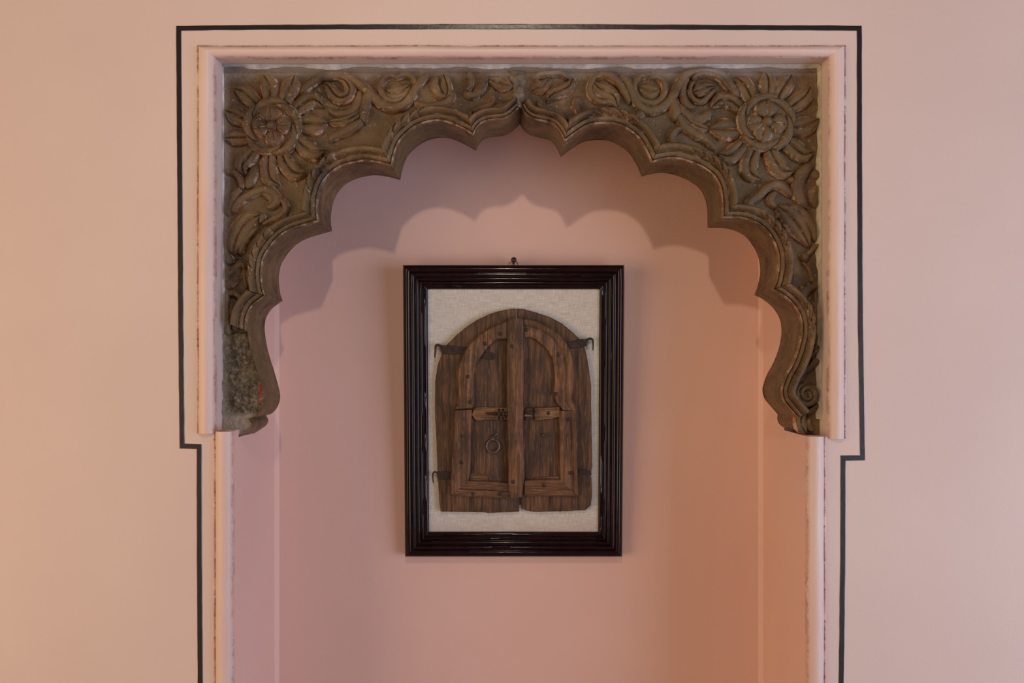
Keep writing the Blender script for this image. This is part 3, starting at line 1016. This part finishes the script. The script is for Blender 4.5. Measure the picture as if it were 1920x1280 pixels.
# hanging wire loops on top of the frame
def tube(name, pts, r, mat, parent, org=(0, 0, 0), n=8, closed=False, res=40, taper=None):
    p = np.array(pts, float)
    if closed: p = np.vstack([p, p[:1]])
    a = cr3(p, res)
    tg = np.gradient(a, axis=0); tg /= np.maximum(np.linalg.norm(tg, axis=1, keepdims=True), 1e-9)
    ref = np.array((0, 1, 0.0)) if abs(tg[:, 1]).max() < .9 else np.array((.3, .2, .93))
    v = []
    for i in range(res):
        u = np.cross(tg[i], ref); u /= max(np.linalg.norm(u), 1e-6)
        w_ = np.cross(tg[i], u)
        rr = r if taper is None else r * np.interp(i / (res - 1), [0, 1], taper)
        for k in range(n):
            q = 2 * math.pi * k / n
            v.append(tuple(a[i] + rr * (math.cos(q) * u + math.sin(q) * w_)))
    f = grid_faces(res, n, close_v=True)
    f.append(tuple(range(n))); f.append(tuple((res - 1) * n + k for k in range(n))[::-1])
    return mesh(name, v, f, mat, parent, origin=org)


def cr3(p, n):
    q = np.vstack([2 * p[0] - p[1], p, 2 * p[-1] - p[-2]])
    out = []
    for i in range(1, len(q) - 2):
        for t in np.linspace(0, 1, 12, endpoint=False):
            a, b_, c, e_ = q[i - 1], q[i], q[i + 1], q[i + 2]
            out.append(.5 * ((2 * b_) + (-a + c) * t + (2 * a - 5 * b_ + 4 * c - e_) * t * t + (-a + 3 * b_ - 3 * c + e_) * t ** 3))
    out.append(p[-1])
    out = np.array(out)
    s_ = np.concatenate([[0], np.cumsum(np.linalg.norm(np.diff(out, axis=0), axis=1))])
    t = np.linspace(0, s_[-1], n)
    return np.stack([np.interp(t, s_, out[:, k]) for k in range(3)], 1)


tube('hanging_wire', [(-.012, -.004, FRH - .006), (-.010, -.002, FRH + .004), (-.002, .006, FRH + .010), (.006, .004, FRH + .008), (.012, -.003, FRH - .006)], .0008, M['steel'], pf)
tube('hanging_wire', [(-.004, -.004, FRH - .004), (-.003, -.002, FRH + .005), (.002, .006, FRH + .011), (.008, .002, FRH + .006), (.009, -.003, FRH - .004)], .0008, M['steel'], pf)
# the nail in the niche wall that carries the frame
zt_n = FROOT.z + FRH * ca + .0105
nl = empty('wall_nail', (FROOT.x + .0005, Yn, zt_n))
tag(nl, 'small dark nail with a round head above the picture frame', 'nail')
tube('shank', [(0, .004, -.002), (0, -.02, 0), (0, -.046, .001)], .0022, M['iron'], nl, res=6)
v = []
for y, r in ((-.044, .001), (-.044, .0058), (-.0465, .0062), (-.049, .005), (-.050, .0015)):
    for k in range(14): v.append((r * math.cos(k * math.pi / 7), y, .001 + r * math.sin(k * math.pi / 7)))
f = grid_faces(5, 14, close_v=True); f.append(tuple(4 * 14 + k for k in range(14)))
mesh('head', v, f, M['iron'], nl)

# ---------------- shutters
HB, HM, HP = .016, .027, .032      # front of boards, mouldings, centre post above the frame back


def lp(pts, h): return [F(x, y, h) for x, y in pts]


def shutter(name, px, label):
    b_ = F(px, 958, HB)
    base = Vector((b_[0], -LH, b_[1]))
    R_ = Vector((base.x, base.y * ca - base.z * sa, base.y * sa + base.z * ca))
    o = tag(empty(name, FROOT + R_, FROT), label, 'shutter', 'framed pair of miniature shutters')
    return o, tuple(base)


def board(poly, h0, h1, mat, parent, org, name='board', bev=.0018, rough=.0006):
    pts = []
    n = len(poly)
    for i in range(n):
        a, b_ = np.array(poly[i]), np.array(poly[(i + 1) % n])
        k = max(1, int(np.linalg.norm(b_ - a) / .006))
        for t in np.linspace(0, 1, k, endpoint=False):
            q = a + (b_ - a) * t
            q = q + rough * np.array((noise.noise((q[0] * 130, q[1] * 130, 1)), noise.noise((q[0] * 130, q[1] * 130, 6))))
            pts.append(q)
    m_ = len(pts)
    P_ = np.array(pts)
    t = np.roll(P_, -1, 0) - np.roll(P_, 1, 0); t /= np.maximum(np.linalg.norm(t, axis=1, keepdims=True), 1e-9)
    area2 = sum(P_[i][0] * P_[(i + 1) % m_][1] - P_[(i + 1) % m_][0] * P_[i][1] for i in range(m_))
    sg = 1 if area2 > 0 else -1
    inn = np.stack([-t[:, 1], t[:, 0]], 1) * sg
    v = []
    for (h, o_) in ((h0, 0), (h1 - bev, 0), (h1 - bev * .3, bev * .35), (h1, bev)):
        for i in range(m_):
            q = P_[i] + inn[i] * o_
            v.append((q[0], -h, q[1]))
    f = grid_faces(4, m_, close_v=True, flip=sg < 0)
    for tr in tessellate_polygon([[Vector((x[0], x[2], 0)) for x in v[3 * m_:]]]): f.append(tuple(3 * m_ + i for i in tr))
    return mesh(name, v, f, mat, parent, origin=org, angle=40)


def strip(name, A, B, prof, mat, parent, org, n=60, rough=.0005, nocap=False):
    """slab between two edge lines A and B (lists of (x,z)); prof: list of (t, h)"""
    a, b_ = cr(A, n), cr(B, n)
    v = []
    for i in range(n):
        for (t, h) in prof:
            q = a[i] + (b_[i] - a[i]) * t
            j = rough * noise.noise((q[0] * 90, q[1] * 90, 3 + h * 50))
            dh = .0007 * noise.noise((q[0] * 40, q[1] * 40, 1)) if h > .02 else 0
            v.append((q[0] + j, -(h + dh), q[1] + j))
    m_ = len(prof)
    f = grid_faces(n, m_)
    f.append(tuple(range(m_))); f.append(tuple((n - 1) * m_ + j for j in range(m_))[::-1])
    return mesh(name, v, f, mat, parent, origin=org, angle=42)


def rprof(h0, h1, r=.10, mid=None):
    p = [(0, h0), (0, h1 - .004), (.02, h1 - .0018), (r * .6, h1 - .0005), (r, h1)]
    p += mid or []
    return p + [(1 - r, h1), (1 - r * .6, h1 - .0005), (.98, h1 - .0018), (1, h1 - .004), (1, h0)]


NAIL = None


def nail(px, py, h, parent, org, r=.0034):
    global NAIL
    if NAIL is None:
        v = []
        for y, rr in ((.002, 1.0), (-.0006, 1.0), (-.0014, .8), (-.0018, .3)):
            for k in range(12):
                a = k * math.pi / 6
                v.append((rr * .0042 * math.cos(a) * (1 + .08 * math.sin(3 * a)), y, rr * .0042 * math.sin(a)))
        f = grid_faces(4, 12, close_v=True); f.append(tuple(36 + k for k in range(12)))
        NAIL = bpy.data.meshes.new('nail')
        NAIL.from_pydata(v, [], f)
        NAIL.polygons.foreach_set('use_smooth', [True] * len(NAIL.polygons))
        NAIL.materials.append(M['iron'])
    q = F(px, py, h)
    o = bpy.data.objects.new('nail', NAIL)
    COL.objects.link(o)
    o.parent = parent
    o.location = (q[0] - org[0], -h - org[1], q[1] - org[2])
    return o


# left leaf
SL, oL = shutter('wooden_shutter', 895, 'brown wooden shutter leaf with the centre post, bolt and ring pull')
left_poly = [(966.5, 578), (946, 580.5), (920, 587.5), (894.5, 599.5), (874, 613), (856.5, 627), (838, 646), (827.5, 665), (820.5, 684), (816, 715), (815.5, 768), (818, 822), (820.5, 885), (823.5, 939), (826, 959), (866, 959.5), (908, 960), (915, 962), (940, 960.5), (973.5, 959), (973.5, 935), (971, 800), (967.5, 620)]
board(lp(left_poly, HB), LH, HB, M['wood_dark'], SL, oL)
am = strip('arched_moulding', lp([(851.5, 767), (860, 754), (859, 732), (857.5, 706), (862, 680), (872, 658), (888, 637), (908, 621.5), (929, 610), (951, 601.5)], HM),
           lp([(886, 764), (889, 753), (888, 735), (888, 706), (893, 684), (903, 666.5), (917, 649), (928, 638), (938, 635.5), (951, 635.5)], HM), rprof(HB - .003, HM), M['wood_arch'], SL, oL, n=80)
for x, y in ((938, 626), (909.5, 644), (877, 706), (881, 753)): nail(x, y, HM, am, oL)
st_ = strip('stile', lp([(851, 769.5), (847.5, 840), (845, 894), (844.5, 929)], HM), lp([(885, 768), (882.5, 840), (881, 885), (878, 903)], HM), rprof(HB - .003, HM + .0005, .12, [(.55, HM), (.72, HM - .0016)]), M['wood'], SL, oL)
for x, y in ((866, 817), (865, 866.5)): nail(x, y, HM, st_, oL)
rl = strip('bottom_rail', lp([(845.5, 929), (897, 932), (955, 935.5)], HM), lp([(879.5, 901.5), (912, 902.5), (953, 905.5)], HM), rprof(HB - .003, HM, .08, [(.30, HM), (.42, HM - .0005), (.46, HM - .0035), (.50, HM - .0008), (.75, HM - .001)]), M['wood_h'], SL, oL)
for x, y in ((887, 926), (937, 926)): nail(x, y, HM, rl, oL)
po = strip('centre_post', lp([(955, 601), (951, 607), (950.5, 700), (951, 768), (952, 840), (953, 912), (956, 934)], HP), lp([(976, 597.5), (982, 604), (982.5, 700), (981.5, 768), (982, 840), (983, 890), (979.5, 932)], HP), rprof(HB - .003, HP, .14), M['wood'], SL, oL, n=90)
for x, y in ((960, 649), (962, 903)): nail(x, y, HP, po, oL)
lb = strip('latch_bar', lp([(885.5, 776), (892, 764), (915, 763.5), (951, 764.5)], .024), lp([(885.5, 778), (893, 788), (915, 788), (951, 787)], .024), rprof(HB - .003, .024, .12), M['wood_light'], SL, oL)


def loc3(px, py, h):
    q = F(px, py, h); return (q[0], -h, q[1])


tube('bolt', [loc3(911, 774.5, .027), loc3(918, 775, .028), loc3(936, 775.3, .028), loc3(951, 776, .028)], .0042, M['iron'], lb, oL, taper=[.3, 1.2])
for x in (935.5, 943.5):
    tube('staple', [loc3(x, 767, .022), loc3(x, 770, .031), loc3(x, 776, .034), loc3(x, 782, .031), loc3(x, 785, .022)], .0022, M['iron'], lb, oL, res=20)
ring = [loc3(924.5 + 12 * math.sin(a), 836 - 12 * math.cos(a), .0205 - .002 * math.cos(a)) for a in np.linspace(0, 2 * math.pi, 25)]
rg = tube('ring_pull', ring, .0019, M['steel'], SL, oL, res=48)
tube('staple', [loc3(924, 816, .014), loc3(924, 818, .022), loc3(924.3, 825, .0255), loc3(924.5, 827, .018)], .0016, M['steel'], rg, oL, res=16)
tube('staple', [loc3(925, 818.5, .019), loc3(929, 815, .019), loc3(934, 812, .017)], .0015, M['steel'], rg, oL, res=12)
board(lp([(881, 887), (914, 889), (916, 902), (880, 902)], .019), HB - .002, .0185, M['wood_h'], SL, oL, 'wedge')


def hinge(parent, org, strap, hook, r, tp=(1.3, .6)):
    hg = board(lp(strap, .0185), HB - .004, .0185, M['iron'], parent, org, 'hinge_strap', bev=.0006, rough=.0004)
    tube('hook', [loc3(x, y, .0165) for x, y in hook], r, M['iron'], hg, org, res=36, taper=tp)
    return hg


hinge(SL, oL, [(825.5, 647), (846, 647.5), (872, 651), (905, 660), (924, 661), (929, 666), (926, 674.5), (905, 673), (872, 664), (847, 664), (828.5, 664)],
      [(829, 651), (824, 647.5), (819.5, 646.5), (816.8, 650), (816.2, 658), (815, 670)], .0027)
hinge(SL, oL, [(820, 884), (845, 884.5), (846, 899), (821.5, 899)], [(822, 892), (819.5, 886.5), (815, 884.5), (811.8, 888), (811.5, 896), (813, 905)], .0019, (1.2, .7))

# right leaf
SR, oR = shutter('wooden_shutter', 1043, 'brown wooden shutter leaf without a centre post, with a split lower board edge')
right_poly = [(969.5, 579), (981, 579), (1006, 586), (1032, 594.5), (1054, 606.5), (1075, 623.5), (1089, 637.5), (1099, 660), (1104, 689), (1108.5, 723), (1108.5, 766), (1110, 840), (1110.5, 874), (1108, 888), (1110, 905), (1110, 930), (1108, 947), (1097, 956.5), (1078, 957), (1068, 958.5), (1033.5, 959), (1000, 959.5), (987, 957.5), (977.5, 951), (976.5, 938), (974, 800), (970.5, 620)]
board(lp(right_poly, HB), LH, HB, M['wood_dark'], SR, oR)
am = strip('arched_moulding', lp([(982, 597), (1006, 601), (1028.5, 611.5), (1046, 623.5), (1061, 641), (1070, 660), (1075, 680), (1076, 706), (1074.5, 732), (1073, 749), (1078.5, 761), (1081, 770)], HM),
           lp([(984, 633), (998, 634), (1011.5, 642.5), (1026, 656), (1035, 672), (1039, 689), (1040.5, 706), (1040, 722), (1039, 737), (1041.5, 750), (1047, 760), (1054, 768)], HM),
           [(0, HB - .003), (0, HM - .004), (.03, HM - .001), (.12, HM + .001), (.28, HM + .0012), (.36, HM - .001), (.41, HM - .0036), (.46, HM - .0030), (.6, HM - .0018), (.88, HM - .002), (.97, HM - .0035), (1, HM - .006), (1, HB - .003)], M['wood_arch'], SR, oR, n=84)
for x, y in ((1046.5, 664.5), (987.5, 618), (1042, 738)): nail(x, y, HM - .001, am, oR)
st_ = strip('stile', lp([(1048, 770), (1048.5, 800), (1049, 840), (1050, 894), (1053, 902)], HM), lp([(1080.5, 770), (1083, 822), (1083.5, 876), (1085.5, 920), (1084.5, 930.5)], HM),
            [(0, HB - .003), (0, HM - .005), (.04, HM - .002), (.14, HM - .001), (.5, HM), (.6, HM - .0012), (.66, HM - .004), (.72, HM - .004), (.78, HM - .0008), (.88, HM + .0008), (.96, HM - .0005), (1, HM - .004), (1, HB - .003)], M['wood'], SR, oR)
for x, y in ((1065, 786), (1069.5, 886.5)): nail(x, y, HM, st_, oR)
rl = strip('bottom_rail', lp([(984, 930), (1030, 930.5), (1083.5, 931)], HM), lp([(984, 900.5), (1015, 898.5), (1052, 899)], HM), rprof(HB - .003, HM, .1, [(.32, HM), (.42, HM - .0022), (.52, HM - .0008)]), M['wood_h'], SR, oR)
nail(1019.5, 909.5, HM, rl, oR)
lb = strip('latch_bar', lp([(1002.5, 764), (1025, 763.5), (1047, 762.5), (1049, 763)], .0245), lp([(1002.5, 788), (1016, 787.5), (1035, 785), (1049, 782)], .0245), rprof(HB - .003, .0245, .1), M['wood_light'], SR, oR)
nail(1028, 774, .0245, lb, oR)
board(lp([(984, 767), (992, 763.5), (1001, 765), (1001, 787), (984, 787)], .019), HB - .002, .0195, M['wood_h'], SR, oR, 'latch_block')
tube('bolt_end', [loc3(983.5, 778.5, .026), loc3(990, 779, .026), loc3(998, 779.5, .026)], .0040, M['steel'], lb, oR, res=10)
tube('staple', [loc3(1002, 769, .022), loc3(1001.5, 774, .031), loc3(1001.5, 780, .033), loc3(1001.5, 786, .022)], .0020, M['iron'], lb, oR, res=20)
pin = tube('pin', [loc3(1018, 812, .014), loc3(1019, 814, .020), loc3(1020, 818, .022)], .0022, M['steel'], SR, oR, res=10, taper=(.8, 1.2))
board(lp([(1003, 895), (1050, 892), (1050, 900), (1003, 900.5)], .019), HB - .002, .0195, M['wood_h'], SR, oR, 'wedge')
hinge(SR, oR, [(1060, 643), (1074, 639.5), (1086, 636), (1099, 635.5), (1101, 648), (1090, 652), (1062, 653)], [(1098, 643), (1101, 637), (1106.5, 634.5), (1111, 637), (1112, 645), (1111.5, 656.5)], .0024)
hinge(SR, oR, [(1086, 878), (1108, 884), (1108.5, 891), (1086, 888)], [(1105, 887), (1107, 888), (1109, 889)], .002, (1, 1))
